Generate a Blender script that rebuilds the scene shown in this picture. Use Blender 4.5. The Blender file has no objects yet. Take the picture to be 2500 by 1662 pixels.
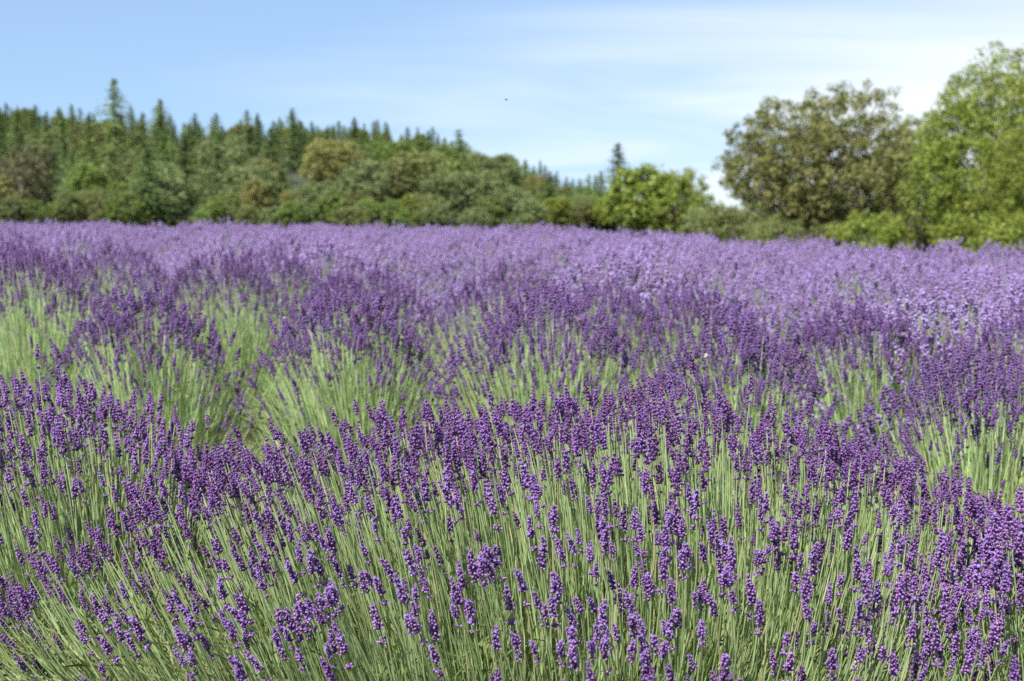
import bpy, math, random
import numpy as np
from mathutils import Matrix, Vector

# ------------------------------------------------------------------ camera, sky, sun, exposure
S = bpy.context.scene
C = S.collection
CAM_Z = 1.0
LENS = 45.0
FPX = 2500 * LENS / 36.0            # focal length in photograph pixels
Y_EYE = 513.0                       # eye level in the photograph
PITCH = math.atan((831 - Y_EYE) / FPX)

cam_d = bpy.data.cameras.new('camera')
cam = bpy.data.objects.new('camera', cam_d)
C.objects.link(cam)
cam.location = (0, 0, CAM_Z)
cam.rotation_euler = (math.pi / 2 - PITCH, 0, 0)
cam_d.sensor_width = 36
cam_d.lens = LENS
cam_d.clip_start = 0.05
cam_d.clip_end = 6000
cam_d.dof.use_dof = True
cam_d.dof.focus_distance = 2.05
cam_d.dof.aperture_fstop = 6.3
S.camera = cam

SUN_EL = math.radians(50)
SUN_AZ = math.radians(-146)         # clockwise from +Y: behind the camera, to its left
sun_vec = Vector((math.sin(SUN_AZ) * math.cos(SUN_EL), math.cos(SUN_AZ) * math.cos(SUN_EL), math.sin(SUN_EL)))

W = bpy.data.worlds.new('World')
S.world = W
W.use_nodes = True
nt = W.node_tree
nt.nodes.clear()


def N(tree, typ, **kw):
    n = tree.nodes.new(typ)
    for k, v in kw.items():
        if k.startswith('i_'):
            key = k[2:]
            n.inputs[int(key) if key.isdigit() else key.replace('_', ' ')].default_value = v
        else:
            setattr(n, k, v)
    return n


def math_node(tree, op, a, b=None, clamp=False):
    n = tree.nodes.new('ShaderNodeMath')
    n.operation = op
    n.use_clamp = clamp
    for i, v in enumerate((a, b)):
        if v is None:
            continue
        if isinstance(v, (int, float)):
            n.inputs[i].default_value = v
        else:
            tree.links.new(v, n.inputs[i])
    return n.outputs[0]


def mixc(tree, fac, a, b):
    n = tree.nodes.new('ShaderNodeMix')
    n.data_type = 'RGBA'
    for sock, v in ((n.inputs[0], fac), (n.inputs[6], a), (n.inputs[7], b)):
        if isinstance(v, (int, float)):
            sock.default_value = v
        elif isinstance(v, tuple):
            sock.default_value = (*v, 1.0)
        else:
            tree.links.new(v, sock)
    return n.outputs[2]


def ramp(tree, fac, lo, hi):
    n = tree.nodes.new('ShaderNodeMapRange')
    n.interpolation_type = 'SMOOTHSTEP'
    n.inputs[1].default_value = lo
    n.inputs[2].default_value = hi
    if isinstance(fac, (int, float)):
        n.inputs[0].default_value = fac
    else:
        tree.links.new(fac, n.inputs[0])
    return n.outputs[0]


sky = N(nt, 'ShaderNodeTexSky')
sky.sky_type = 'NISHITA'
sky.sun_disc = False
sky.sun_elevation = SUN_EL
sky.sun_rotation = SUN_AZ
sky.altitude = 400
sky.air_density = 1.2
sky.dust_density = 0.1
sky.ozone_density = 3.0
tc = N(nt, 'ShaderNodeTexCoord')
sep = N(nt, 'ShaderNodeSeparateXYZ')
nt.links.new(tc.outputs['Generated'], sep.inputs[0])
lift = N(nt, 'ShaderNodeCombineXYZ')          # sky sampled higher up: flatter gradient, little whitening towards the horizon
nt.links.new(sep.outputs[0], lift.inputs[0])
nt.links.new(sep.outputs[1], lift.inputs[1])
nt.links.new(math_node(nt, 'ADD', math_node(nt, 'MULTIPLY', sep.outputs[2], 0.7), 0.17), lift.inputs[2])
nrmz = N(nt, 'ShaderNodeVectorMath', operation='NORMALIZE')
nt.links.new(lift.outputs[0], nrmz.inputs[0])
nt.links.new(nrmz.outputs[0], sky.inputs[0])
zz = math_node(nt, 'ADD', math_node(nt, 'MAXIMUM', sep.outputs[2], 0.0), 0.10)
cx = math_node(nt, 'DIVIDE', sep.outputs[0], zz)
cy = math_node(nt, 'DIVIDE', sep.outputs[1], zz)
comb = N(nt, 'ShaderNodeCombineXYZ')
nt.links.new(cx, comb.inputs[0])
nt.links.new(cy, comb.inputs[1])
mp = N(nt, 'ShaderNodeMapping')
mp.inputs['Rotation'].default_value = (0, 0, math.radians(-38))
mp.inputs['Scale'].default_value = (0.5, 1.0, 1.0)
nt.links.new(comb.outputs[0], mp.inputs[0])
n1 = N(nt, 'ShaderNodeTexNoise', i_Scale=0.5, i_Detail=5.0, i_Roughness=0.5, i_Distortion=0.9)
n2 = N(nt, 'ShaderNodeTexNoise', i_Scale=0.16, i_Detail=2.0)
nt.links.new(mp.outputs[0], n1.inputs[0])
nt.links.new(comb.outputs[0], n2.inputs[0])
bank = math_node(nt, 'ADD', math_node(nt, 'MULTIPLY', n2.outputs[0], 0.5),
                 math_node(nt, 'MULTIPLY', cx, 0.145))      # the cirrus bank lies towards +X
cl = math_node(nt, 'ADD', n1.outputs[0], bank)
cl = ramp(nt, cl, 0.56, 1.22)
cl = math_node(nt, 'ADD', math_node(nt, 'MULTIPLY', cl, 0.88), 0.05)
SKY_GAIN = 0.092
skycol = mixc(nt, cl, sky.outputs[0], (6.3, 6.5, 6.7))
bg = N(nt, 'ShaderNodeBackground', i_Strength=SKY_GAIN)
nt.links.new(skycol, bg.inputs[0])
wo = N(nt, 'ShaderNodeOutputWorld')
nt.links.new(bg.outputs[0], wo.inputs[0])

sun_d = bpy.data.lights.new('sun', 'SUN')
sun_d.energy = 5.0
sun_d.angle = math.radians(0.53)
sun_d.color = (1.0, 0.955, 0.89)
sun = bpy.data.objects.new('sun', sun_d)
C.objects.link(sun)
sun.rotation_euler = (-sun_vec).to_track_quat('-Z', 'Y').to_euler()

S.view_settings.view_transform = 'Standard'
S.view_settings.look = 'None'
S.view_settings.gamma = 1.0
S.view_settings.exposure = 0.97
S.view_settings.use_curve_mapping = False
S.cycles.use_denoising = False
S.cycles.max_bounces = 7
S.cycles.transparent_max_bounces = 4
S.cycles.caustics_reflective = False
S.cycles.caustics_refractive = False


# ------------------------------------------------------------------ helpers
def mesh_np(name, V, F, col=None, mat=None, smooth=False, mats=None, midx=None):
    """V (n,3), F (m,3) or list of such arrays with 3 / 4 corners."""
    me = bpy.data.meshes.new(name)
    Fs = F if isinstance(F, list) else [F]
    Fs = [f for f in Fs if len(f)]
    me.vertices.add(len(V))
    me.vertices.foreach_set('co', np.asarray(V, np.float32).ravel())
    loops = np.concatenate([f.ravel() for f in Fs]).astype(np.int32)
    sizes = np.concatenate([np.full(len(f), f.shape[1], np.int32) for f in Fs])
    starts = np.concatenate([[0], np.cumsum(sizes)[:-1]]).astype(np.int32)
    me.loops.add(len(loops))
    me.loops.foreach_set('vertex_index', loops)
    me.polygons.add(len(sizes))
    me.polygons.foreach_set('loop_start', starts)
    me.polygons.foreach_set('loop_total', sizes)
    if smooth:
        me.polygons.foreach_set('use_smooth', np.ones(len(sizes), bool))
    if midx is not None:
        me.polygons.foreach_set('material_index', np.asarray(midx, np.int32))
    if col is not None:
        a = me.attributes.new('c', 'FLOAT_COLOR', 'POINT')
        a.data.foreach_set('color', np.asarray(col, np.float32).ravel())
    me.update(calc_edges=True)
    for m in (mats or ([mat] if mat else [])):
        me.materials.append(m)
    return me


def link(name, me, parent=None, loc=None, kind=None):
    o = bpy.data.objects.new(name, me)
    C.objects.link(o)
    if parent is not None:
        o.parent = parent
    if loc is not None:
        o.location = loc
    if kind:
        o['kind'] = kind
    return o


def thing(name, label, cat, loc=(0, 0, 0), rotz=0.0, scale=1.0, group=None):
    o = bpy.data.objects.new(name, None)
    C.objects.link(o)
    o.location = loc
    o.rotation_euler = (0, 0, rotz)
    o.scale = (scale,) * 3 if isinstance(scale, (int, float)) else scale
    o.empty_display_size = 0.1
    o['label'] = label
    o['category'] = cat
    if group:
        o['group'] = group
    return o


def sstep(a, b, x):
    t = np.clip((np.asarray(x, float) - a) / (b - a), 0, 1)
    return t * t * (3 - 2 * t)


class Geo:
    """Collects vertices, triangles, quads and the per-vertex data colour."""
    def __init__(s):
        s.V, s.T, s.Q, s.c, s.n = [], [], [], [], 0

    def add(s, V, T=None, Q=None, c=None):
        V = np.asarray(V, float)
        if T is not None and len(T):
            s.T.append(np.asarray(T) + s.n)
        if Q is not None and len(Q):
            s.Q.append(np.asarray(Q) + s.n)
        s.V.append(V)
        s.c.append(np.zeros((len(V), 4)) if c is None else np.broadcast_to(np.asarray(c, float), (len(V), 4)))
        s.n += len(V)

    def arrays(s):
        F = []
        if s.T:
            F.append(np.concatenate(s.T))
        if s.Q:
            F.append(np.concatenate(s.Q))
        return np.concatenate(s.V), F, np.concatenate(s.c)

    def mesh(s, name, mat, smooth=False):
        V, F, c = s.arrays()
        return mesh_np(name, V, F, c, mat, smooth)


def tube_geo(g, P, R, seg, c):
    """A tapering tube through the points P with the radii R."""
    P = np.asarray(P, float)
    n = len(P)
    T = np.gradient(P, axis=0)
    T /= np.linalg.norm(T, axis=1)[:, None] + 1e-9
    ref = np.array([0.31, 0.95, 0.05])
    U = np.cross(T, ref)
    U /= np.linalg.norm(U, axis=1)[:, None] + 1e-9
    Wv = np.cross(T, U)
    a = np.arange(seg) * 2 * math.pi / seg
    V = P[:, None, :] + np.asarray(R)[:, None, None] * (np.cos(a)[None, :, None] * U[:, None, :] + np.sin(a)[None, :, None] * Wv[:, None, :])
    Q = []
    for i in range(n - 1):
        for k in range(seg):
            k2 = (k + 1) % seg
            Q.append((i * seg + k, i * seg + k2, (i + 1) * seg + k2, (i + 1) * seg + k))
    g.add(V.reshape(-1, 3), Q=np.array(Q), c=c)


# ------------------------------------------------------------------ materials
def new_mat(name):
    m = bpy.data.materials.new(name)
    m.use_nodes = True
    t = m.node_tree
    t.nodes.clear()
    out = N(t, 'ShaderNodeOutputMaterial')
    return m, t, out


def data_col(t):
    a = N(t, 'ShaderNodeAttribute')
    a.attribute_name = 'c'
    s = N(t, 'ShaderNodeSeparateColor')
    t.links.new(a.outputs['Color'], s.inputs[0])
    return s.outputs[0], s.outputs[1], s.outputs[2], a.outputs['Alpha']


def bud_material(name, dark, mid, tip, corolla, calyx):
    m, t, out = new_mat(name)
    along, rnd, kind, srnd = data_col(t)
    oi = N(t, 'ShaderNodeObjectInfo')
    base = mixc(t, ramp(t, along, 0.05, 0.55), dark, mid)
    base = mixc(t, ramp(t, along, 0.70, 1.0), base, tip)
    base = mixc(t, math_node(t, 'MULTIPLY', ramp(t, rnd, 0.72, 1.0), 0.3), base, tip)
    base = mixc(t, ramp(t, kind, 0.4, 0.6), base, corolla)
    base = mixc(t, ramp(t, kind, 1.4, 1.6), base, calyx)
    v = math_node(t, 'ADD', srnd, math_node(t, 'MULTIPLY', math_node(t, 'SUBTRACT', oi.outputs['Random'], 0.5), 0.6))
    v = math_node(t, 'ADD', v, math_node(t, 'MULTIPLY', math_node(t, 'SUBTRACT', rnd, 0.5), 0.55))
    hsv = N(t, 'ShaderNodeHueSaturation')
    t.links.new(base, hsv.inputs['Color'])
    t.links.new(math_node(t, 'ADD', math_node(t, 'MULTIPLY', v, 0.45), 1.0), hsv.inputs['Value'])
    t.links.new(math_node(t, 'ADD', math_node(t, 'MULTIPLY', srnd, -0.035), 0.5), hsv.inputs['Hue'])
    p = N(t, 'ShaderNodeBsdfPrincipled')
    p.inputs['Roughness'].default_value = 0.55
    p.inputs['Specular IOR Level'].default_value = 0.35
    p.inputs['Sheen Weight'].default_value = 0.35
    p.inputs['Sheen Roughness'].default_value = 0.4
    p.inputs['Sheen Tint'].default_value = (0.75, 0.62, 1.0, 1)
    t.links.new(hsv.outputs[0], p.inputs['Base Color'])
    tr = N(t, 'ShaderNodeBsdfTranslucent')
    t.links.new(hsv.outputs[0], tr.inputs[0])
    mx = N(t, 'ShaderNodeMixShader', i_0=0.12)
    t.links.new(p.outputs[0], mx.inputs[1])
    t.links.new(tr.outputs[0], mx.inputs[2])
    t.links.new(mx.outputs[0], out.inputs[0])
    return m


def leaf_material(name, a, b, d, trans=0.3, rough=0.55, spec=0.3, objvar=0.25):
    """Colours a..b by the leaf's own number, d for the odd dry or bright one."""
    m, t, out = new_mat(name)
    along, rnd, kind, srnd = data_col(t)
    oi = N(t, 'ShaderNodeObjectInfo')
    col = mixc(t, rnd, a, b)
    col = mixc(t, ramp(t, kind, 0.3, 0.9), col, d)
    hsv = N(t, 'ShaderNodeHueSaturation')
    t.links.new(col, hsv.inputs['Color'])
    v = math_node(t, 'MULTIPLY', math_node(t, 'SUBTRACT', oi.outputs['Random'], 0.5), objvar)
    v = math_node(t, 'ADD', v, math_node(t, 'MULTIPLY', srnd, 0.5))
    t.links.new(math_node(t, 'ADD', v, 1.0), hsv.inputs['Value'])
    t.links.new(math_node(t, 'ADD', math_node(t, 'MULTIPLY', v, 0.05), 0.5), hsv.inputs['Hue'])
    p = N(t, 'ShaderNodeBsdfPrincipled')
    p.inputs['Roughness'].default_value = rough
    p.inputs['Specular IOR Level'].default_value = spec
    t.links.new(hsv.outputs[0], p.inputs['Base Color'])
    tr = N(t, 'ShaderNodeBsdfTranslucent')
    t.links.new(hsv.outputs[0], tr.inputs[0])
    mx = N(t, 'ShaderNodeMixShader', i_0=trans)
    t.links.new(p.outputs[0], mx.inputs[1])
    t.links.new(tr.outputs[0], mx.inputs[2])
    t.links.new(mx.outputs[0], out.inputs[0])
    return m


def plain_material(name, a, b, scale, rough=0.9):
    m, t, out = new_mat(name)
    co = N(t, 'ShaderNodeTexCoord')
    no = N(t, 'ShaderNodeTexNoise', i_Scale=scale, i_Detail=6.0, i_Roughness=0.65)
    t.links.new(co.outputs['Object'], no.inputs[0])
    p = N(t, 'ShaderNodeBsdfPrincipled')
    p.inputs['Roughness'].default_value = rough
    t.links.new(mixc(t, ramp(t, no.outputs[0], 0.3, 0.7), a, b), p.inputs['Base Color'])
    bp = N(t, 'ShaderNodeBump', i_Strength=0.6)
    t.links.new(no.outputs[0], bp.inputs['Height'])
    t.links.new(bp.outputs[0], p.inputs['Normal'])
    t.links.new(p.outputs[0], out.inputs[0])
    return m


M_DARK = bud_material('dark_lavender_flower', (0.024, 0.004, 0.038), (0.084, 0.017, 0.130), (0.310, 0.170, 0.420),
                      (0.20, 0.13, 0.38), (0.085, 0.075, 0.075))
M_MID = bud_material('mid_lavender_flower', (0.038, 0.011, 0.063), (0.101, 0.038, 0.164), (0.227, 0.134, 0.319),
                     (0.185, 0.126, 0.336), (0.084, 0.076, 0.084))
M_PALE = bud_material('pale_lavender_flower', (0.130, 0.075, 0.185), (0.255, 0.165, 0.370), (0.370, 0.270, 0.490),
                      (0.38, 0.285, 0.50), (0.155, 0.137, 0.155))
M_STEM = leaf_material('lavender_stem', (0.300, 0.420, 0.155), (0.460, 0.560, 0.290), (0.54, 0.52, 0.27), 0.3, 0.5, 0.35, 0.1)
M_LEAF = leaf_material('lavender_leaf', (0.110, 0.155, 0.040), (0.210, 0.250, 0.090), (0.26, 0.22, 0.08), 0.28, 0.55, 0.3, 0.1)
M_STEM_FAR = leaf_material('lavender_stem_green', (0.205, 0.302, 0.086), (0.346, 0.432, 0.178), (0.324, 0.324, 0.108), 0.25, 0.5, 0.3, 0.15)
M_BARK = plain_material('bark', (0.10, 0.08, 0.06), (0.26, 0.23, 0.19), 3.0)
M_WOOD = plain_material('lavender_wood', (0.07, 0.05, 0.035), (0.16, 0.12, 0.085), 30.0)


# ------------------------------------------------------------------ the lie of the land
HX = np.array([-420, -260, -160, -128, -96, -64, -32, -18, -6, 8, 19, 45, 90, 400], float)
HZ = np.array([34, 31, 26.5, 23.0, 20.5, 19.5, 18.0, 15.5, 11.5, 7.0, 3.5, 0.6, 0, 0], float)


def field_edge(x, y):
    t = np.asarray(x, float) / np.maximum(np.asarray(y, float), 0.5)
    return 29.0 - 12.5 * sstep(0.02, 0.34, t)


def ground_z(x, y):
    x = np.asarray(x, float)
    y = np.asarray(y, float)
    z = -0.010 * np.clip(x, -22, 0) - 0.030 * np.clip(x, 0, 22)
    z = z - 0.0105 * np.clip(y - 3, 0, 28) - 0.9 * sstep(1.0, 16.0, y - field_edge(x, y))
    z = z + np.interp(x, HX, HZ) * sstep(70, 390, y)
    z = z + 0.03 * np.sin(x * 0.9 + 1.3) * np.sin(y * 0.7) * (1 - sstep(30, 60, y))
    return z


def gz(x, y):
    return float(ground_z(x, y))


def ground():
    ys = np.concatenate([np.linspace(-6, 34, 81), np.linspace(36, 120, 40), np.linspace(126, 480, 60), np.linspace(520, 3000, 30)])
    xs = np.concatenate([-np.geomspace(12, 2200, 60)[::-1], np.linspace(-11.5, 11.5, 60), np.geomspace(12, 2200, 60)])
    X, Y = np.meshgrid(xs, ys)
    V = np.stack([X, Y, ground_z(X, Y)], -1).reshape(-1, 3)
    nx, ny = len(xs), len(ys)
    i = np.arange((ny - 1) * (nx - 1))
    r, k = i // (nx - 1), i % (nx - 1)
    a = r * nx + k
    F = np.stack([a, a + 1, a + nx + 1, a + nx], -1)
    m, t, out = new_mat('soil_and_grass')
    geo = N(t, 'ShaderNodeNewGeometry')
    no = N(t, 'ShaderNodeTexNoise', i_Scale=9.0, i_Detail=8.0, i_Roughness=0.7)
    n3 = N(t, 'ShaderNodeTexNoise', i_Scale=0.35, i_Detail=5.0)
    t.links.new(geo.outputs['Position'], no.inputs[0])
    t.links.new(geo.outputs['Position'], n3.inputs[0])
    sp = N(t, 'ShaderNodeSeparateXYZ')
    t.links.new(geo.outputs['Position'], sp.inputs[0])
    soil = mixc(t, ramp(t, no.outputs[0], 0.3, 0.7), (0.050, 0.030, 0.020), (0.15, 0.10, 0.065))
    grass = mixc(t, ramp(t, n3.outputs[0], 0.35, 0.65), (0.045, 0.065, 0.02), (0.085, 0.095, 0.035))
    col = mixc(t, ramp(t, sp.outputs[1], 27, 36), soil, grass)
    col = mixc(t, ramp(t, sp.outputs[1], 70, 100), col, (0.032, 0.042, 0.018))      # darker green ground from the forest edge on
    p = N(t, 'ShaderNodeBsdfPrincipled')
    p.inputs['Roughness'].default_value = 0.95
    t.links.new(col, p.inputs['Base Color'])
    bp = N(t, 'ShaderNodeBump', i_Strength=0.9, i_Distance=0.03)
    t.links.new(no.outputs[0], bp.inputs['Height'])
    t.links.new(bp.outputs[0], p.inputs['Normal'])
    t.links.new(p.outputs[0], out.inputs[0])
    o = link('ground', mesh_np('ground', V, F, None, m, True), kind='structure')
    o['label'] = 'brown soil of the lavender field running into the grassy forested hill'
    return o


ground()


# ------------------------------------------------------------------ lavender
def bud_template(seg, rings):
    """A plump bud along +Z, unit length; rings = [(t, r), ...], closed with a tip vertex."""
    V, F = [], []
    for (t, r) in rings:
        for k in range(seg):
            a = 2 * math.pi * k / seg
            V.append((r * math.cos(a), r * math.sin(a), t))
    for i in range(len(rings) - 1):
        for k in range(seg):
            k2 = (k + 1) % seg
            a, b, c, d = i * seg + k, i * seg + k2, (i + 1) * seg + k2, (i + 1) * seg + k
            F += [(a, b, c), (a, c, d)]
    tip = len(V)
    V.append((0, 0, 1.0))
    for k in range(seg):
        F.append(((len(rings) - 1) * seg + k, (len(rings) - 1) * seg + (k + 1) % seg, tip))
    V = np.array(V, float)
    return V, np.array(F), V[:, 2].copy()


BUD_FINE = bud_template(6, [(0.0, 0.09), (0.18, 0.17), (0.5, 0.235), (0.82, 0.24), (0.95, 0.15)])
BUD_MED = bud_template(4, [(0.0, 0.14), (0.45, 0.29), (0.86, 0.22)])


def bud_double(seg, t, r):
    """A small bud of two joined pyramids."""
    V = [(r * math.cos(2 * math.pi * k / seg), r * math.sin(2 * math.pi * k / seg), t) for k in range(seg)] + [(0, 0, 0), (0, 0, 1)]
    F = [(k, (k + 1) % seg, seg + 1) for k in range(seg)] + [((k + 1) % seg, k, seg) for k in range(seg)]
    V = np.array(V, float)
    return V, np.array(F), V[:, 2].copy()


BUD_REST = bud_double(4, 0.62, 0.33)
BUD_LOW = bud_double(3, 0.6, 0.40)


def frame_from(axis, roll):
    z = np.asarray(axis, float)
    z = z / (np.linalg.norm(z, axis=-1, keepdims=True) + 1e-9)
    ref = np.where(np.abs(z[..., 2:3]) > 0.95, np.array([1.0, 0, 0]), np.array([0, 0, 1.0]))
    x = np.cross(ref, z)
    x = x / (np.linalg.norm(x, axis=-1, keepdims=True) + 1e-9)
    y = np.cross(z, x)
    cr, sr = np.cos(roll)[..., None], np.sin(roll)[..., None]
    x2 = x * cr + y * sr
    y2 = -x * sr + y * cr
    return np.stack([x2, y2, z], -1)            # columns


def spike_template(seed, L, whorls, per, bud, blen, open_share, fat=1.0, gap=True, stalk=True):
    """One flower spike along +Z, its foot at the origin. Data colour: along the bud, bud number, kind (0 bud, 1 petal, 2 stalk)."""
    r = np.random.default_rng(seed)
    g = Geo()
    bV, bF, bt = bud
    zs = list(np.linspace(0.0, 1.0, whorls) ** 0.92 * (L - blen * 0.5))
    if gap:
        zs = [z + L * 0.03 for z in zs]
        zs[0] = -L * r.uniform(0.16, 0.34)
    bend = r.normal(0, 0.09, 2)
    for w, z in enumerate(zs):
        f = max(z, 0) / L
        k = per if w else max(3, per - 2)
        if f > 0.85:
            k = max(3, per - 3)
        a0 = r.uniform(0, 6.28)
        size = blen * (0.92 - 0.38 * f ** 2.5) * r.uniform(0.92, 1.08)
        for j in range(k):
            a = a0 + 6.283 * j / k + r.normal(0, 0.22)
            # two rows in each whorl: outer ones stand out, inner ones stand up
            tilt = (0.98 if j % 2 else 0.55) * r.uniform(0.8, 1.2) * (1 - 0.45 * f ** 3)
            ax = np.array([math.sin(tilt) * math.cos(a), math.sin(tilt) * math.sin(a), math.cos(tilt)])
            Rm = frame_from(ax, np.array(r.uniform(0, 6.28)))
            s = size * r.uniform(0.82, 1.12)
            V = (bV * np.array([s * fat, s * fat, s])) @ Rm.T
            off = ax * s * 0.12 + np.array([bend[0] * f * f * L, bend[1] * f * f * L, z + r.normal(0, blen * 0.08)])
            rn = r.random()
            c = np.stack([bt, np.full(len(V), rn), np.zeros(len(V)), np.zeros(len(V))], -1)
            g.add(V + off, T=bF, c=c)
            if r.random() < open_share:                       # an open flower: five spreading petal lobes
                tipp = off + ax * s * 0.95
                for q in range(4):
                    b2 = 6.283 * q / 4 + r.uniform(-0.3, 0.3)
                    side = Rm @ np.array([math.cos(b2), math.sin(b2), 0.35])
                    per2 = Rm @ np.array([-math.sin(b2), math.cos(b2), 0])
                    l = blen * 0.34
                    P = np.array([tipp, tipp + side * l * 0.6 + per2 * l * 0.35, tipp + side * l, tipp + side * l * 0.6 - per2 * l * 0.35])
                    g.add(P, Q=[(0, 1, 2, 3)], c=(0.5, r.random(), 1.0, 0))
    if stalk:
        lo = min(zs)
        n = 5
        tz = np.linspace(lo - 0.004, L * 0.93, n)
        P = np.array([[bend[0] * max(z, 0) ** 2 / L, bend[1] * max(z, 0) ** 2 / L, z] for z in tz])
        tube_geo(g, P, [0.0011] * n, 3, (0.5, 0.5, 2.0, 0))
    return g


SP_FINE = [spike_template(100 + i, [0.062, 0.07, 0.052, 0.058, 0.046, 0.066, 0.054, 0.04][i], [7, 8, 6, 7, 6, 7, 6, 5][i], 8, BUD_FINE,
                          0.0118, [0.06, 0.12, 0.03, 0.18, 0.08, 0.0, 0.12, 0.02][i], 0.88, i not in (2, 5), True).arrays() for i in range(8)]
SP_MED = [spike_template(200 + i, [0.062, 0.07, 0.052, 0.058, 0.046][i], [8, 9, 7, 7, 6][i], 7, BUD_MED, 0.0112, 0.02, 0.92, i != 2, True).arrays() for i in range(5)]
SP_REST = [spike_template(250 + i, [0.062, 0.07, 0.052, 0.058, 0.046][i], [7, 7, 6, 7, 5][i], 6, BUD_REST, 0.0122, 0.0, 1.0, i != 2, False).arrays() for i in range(5)]
SP_LOW = [spike_template(300 + i, [0.06, 0.068, 0.05, 0.056][i], [6, 6, 5, 5][i], 4, BUD_LOW, 0.0155, 0.0, 1.0, i % 2 == 0, False).arrays() for i in range(4)]
SP_PALE = [spike_template(400 + i, [0.05, 0.06, 0.07, 0.055][i], [4, 5, 5, 4][i], 4, BUD_LOW, 0.0195, 0.2, 1.1, i % 2 == 0, False).arrays() for i in range(4)]


def as_tris(F):
    out = []
    for f in F:
        if f.shape[1] == 3:
            out.append(f)
        else:
            out += [f[:, [0, 1, 2]], f[:, [0, 2, 3]]]
    return np.concatenate(out)


def join_spikes(name, temps, P, D, roll, scl, var, mat, rng):
    """Many spikes in one mesh."""
    Vs, Fs, Cs, n = [], [], [], 0
    Rm = frame_from(D, roll)
    for v, (tv, tf, tcv) in enumerate(temps):
        ids = np.nonzero(var == v)[0]
        if not len(ids):
            continue
        tri = as_tris(tf)
        V = np.einsum('vj,nij->nvi', tv, Rm[ids]) * scl[ids][:, None, None] + P[ids][:, None, :]
        k = len(tv)
        Vs.append(V.reshape(-1, 3))
        Fs.append((tri[None] + (np.arange(len(ids)) * k)[:, None, None]).reshape(-1, 3) + n)
        c = np.broadcast_to(tcv, (len(ids), k, 4)).copy()
        c[:, :, 3] = rng.normal(0, 0.35, len(ids))[:, None]
        c[:, :, 1] = (c[:, :, 1] + rng.random((len(ids), 1))) % 1.0
        Cs.append(c.reshape(-1, 4))
        n += len(ids) * k
    return mesh_np(name, np.concatenate(Vs), np.concatenate(Fs), np.concatenate(Cs), mat, True)


def ribbons(P0, P1, P2, w, rng, seg=4, tubes=False):
    """Bent stems or leaf blades along quadratic curves P0-P1-P2; w = half width. Returns V, quads, data colours."""
    n = len(P0)
    t = np.linspace(0, 1, seg + 1)[None, :, None]
    P = (1 - t) ** 2 * P0[:, None] + 2 * t * (1 - t) * P1[:, None] + t ** 2 * P2[:, None]
    T = np.gradient(P, axis=1)
    T /= np.linalg.norm(T, axis=2, keepdims=True) + 1e-9
    a = rng.uniform(0, 6.283, n)
    ref = np.stack([np.cos(a), np.sin(a), 0.15 * np.ones(n)], -1)[:, None]
    U = np.cross(T, ref)
    U /= np.linalg.norm(U, axis=2, keepdims=True) + 1e-9
    ww = np.asarray(w).reshape(-1, 1, 1)
    if tubes:
        Wv = np.cross(T, U)
        prof = np.ones(seg + 1)[None, :, None]
        k = 3
        ring = [P + ww * prof * (math.cos(q * 2.0944) * U + math.sin(q * 2.0944) * Wv) for q in range(3)]
    else:
        prof = np.sin(np.linspace(0.5, math.pi - 0.12, seg + 1))[None, :, None]
        k = 2
        ring = [P - ww * prof * U, P + ww * prof * U]
    V = np.stack(ring, 2).reshape(-1, 3)
    base = (np.arange(n) * (seg + 1) * k)[:, None] + (np.arange(seg) * k)[None, :]
    base = base.reshape(-1)
    if tubes:
        Q = np.concatenate([np.stack([base + q, base + (q + 1) % 3, base + k + (q + 1) % 3, base + k + q], -1) for q in range(3)])
    else:
        Q = np.stack([base, base + 1, base + k + 1, base + k], -1)
    c = np.zeros((n, (seg + 1) * k, 4))
    c[:, :, 0] = np.repeat(np.linspace(0, 1, seg + 1), k)[None]
    c[:, :, 1] = rng.random((n, 1))
    c[:, :, 2] = (rng.random((n, 1)) > 0.95) * 1.0
    c[:, :, 3] = rng.normal(0, 0.18, (n, 1))
    return V, Q, c.reshape(-1, 4)


def plant_shape(rng, n, a, b, H, lean_c=(0, 0), max_lean=(36, 36), p=2.3, edge=0.7, jit=0.03, bias=(0, 0), lump=0.04, flank=0.45, short=0.22, drop=0.2, cap=(0.35, 0.95), tilt=0.0):
    """Tips and directions of about n flower stems: a domed cap with half axes a, b and height H, fewer stems towards its rim,
    some of them short so that they end part way down the flank."""
    r = np.sqrt(rng.random(n * 2))
    keep = rng.random(n * 2) < 1 - (1 - flank) * sstep(cap[0], cap[1], r)
    r = r[keep][:n]
    n = len(r)
    ph = rng.uniform(0, 6.283, n)
    x, y = a * r * np.cos(ph), b * r * np.sin(ph)
    k1, k2 = rng.uniform(0, 6.28, 2)
    bump = lump * (np.sin(x * 7 + k1) * np.cos(y * 6 + k2))
    z = H * (edge + (1 - edge) * np.clip(1 - r ** p, 0, 1)) + bump * (1 - r * 0.5)
    z += rng.normal(0, jit, n) + tilt * x
    lx = (x - lean_c[0]) / a
    ly = (y - lean_c[1]) / b
    tx, ty = (math.tan(math.radians(q)) for q in max_lean)
    d = np.stack([lx * tx * (0.8 + 0.2 * np.abs(lx)) + bias[0] + rng.normal(0, 0.075, n),
                  ly * ty * (0.8 + 0.2 * np.abs(ly)) + bias[1] + rng.normal(0, 0.075, n), np.ones(n)], -1)
    d /= np.linalg.norm(d, axis=1)[:, None]
    P = np.stack([x, y, z], -1)
    P -= d * ((rng.random(n) < short) * rng.random(n) * drop)[:, None]
    return P, d


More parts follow.
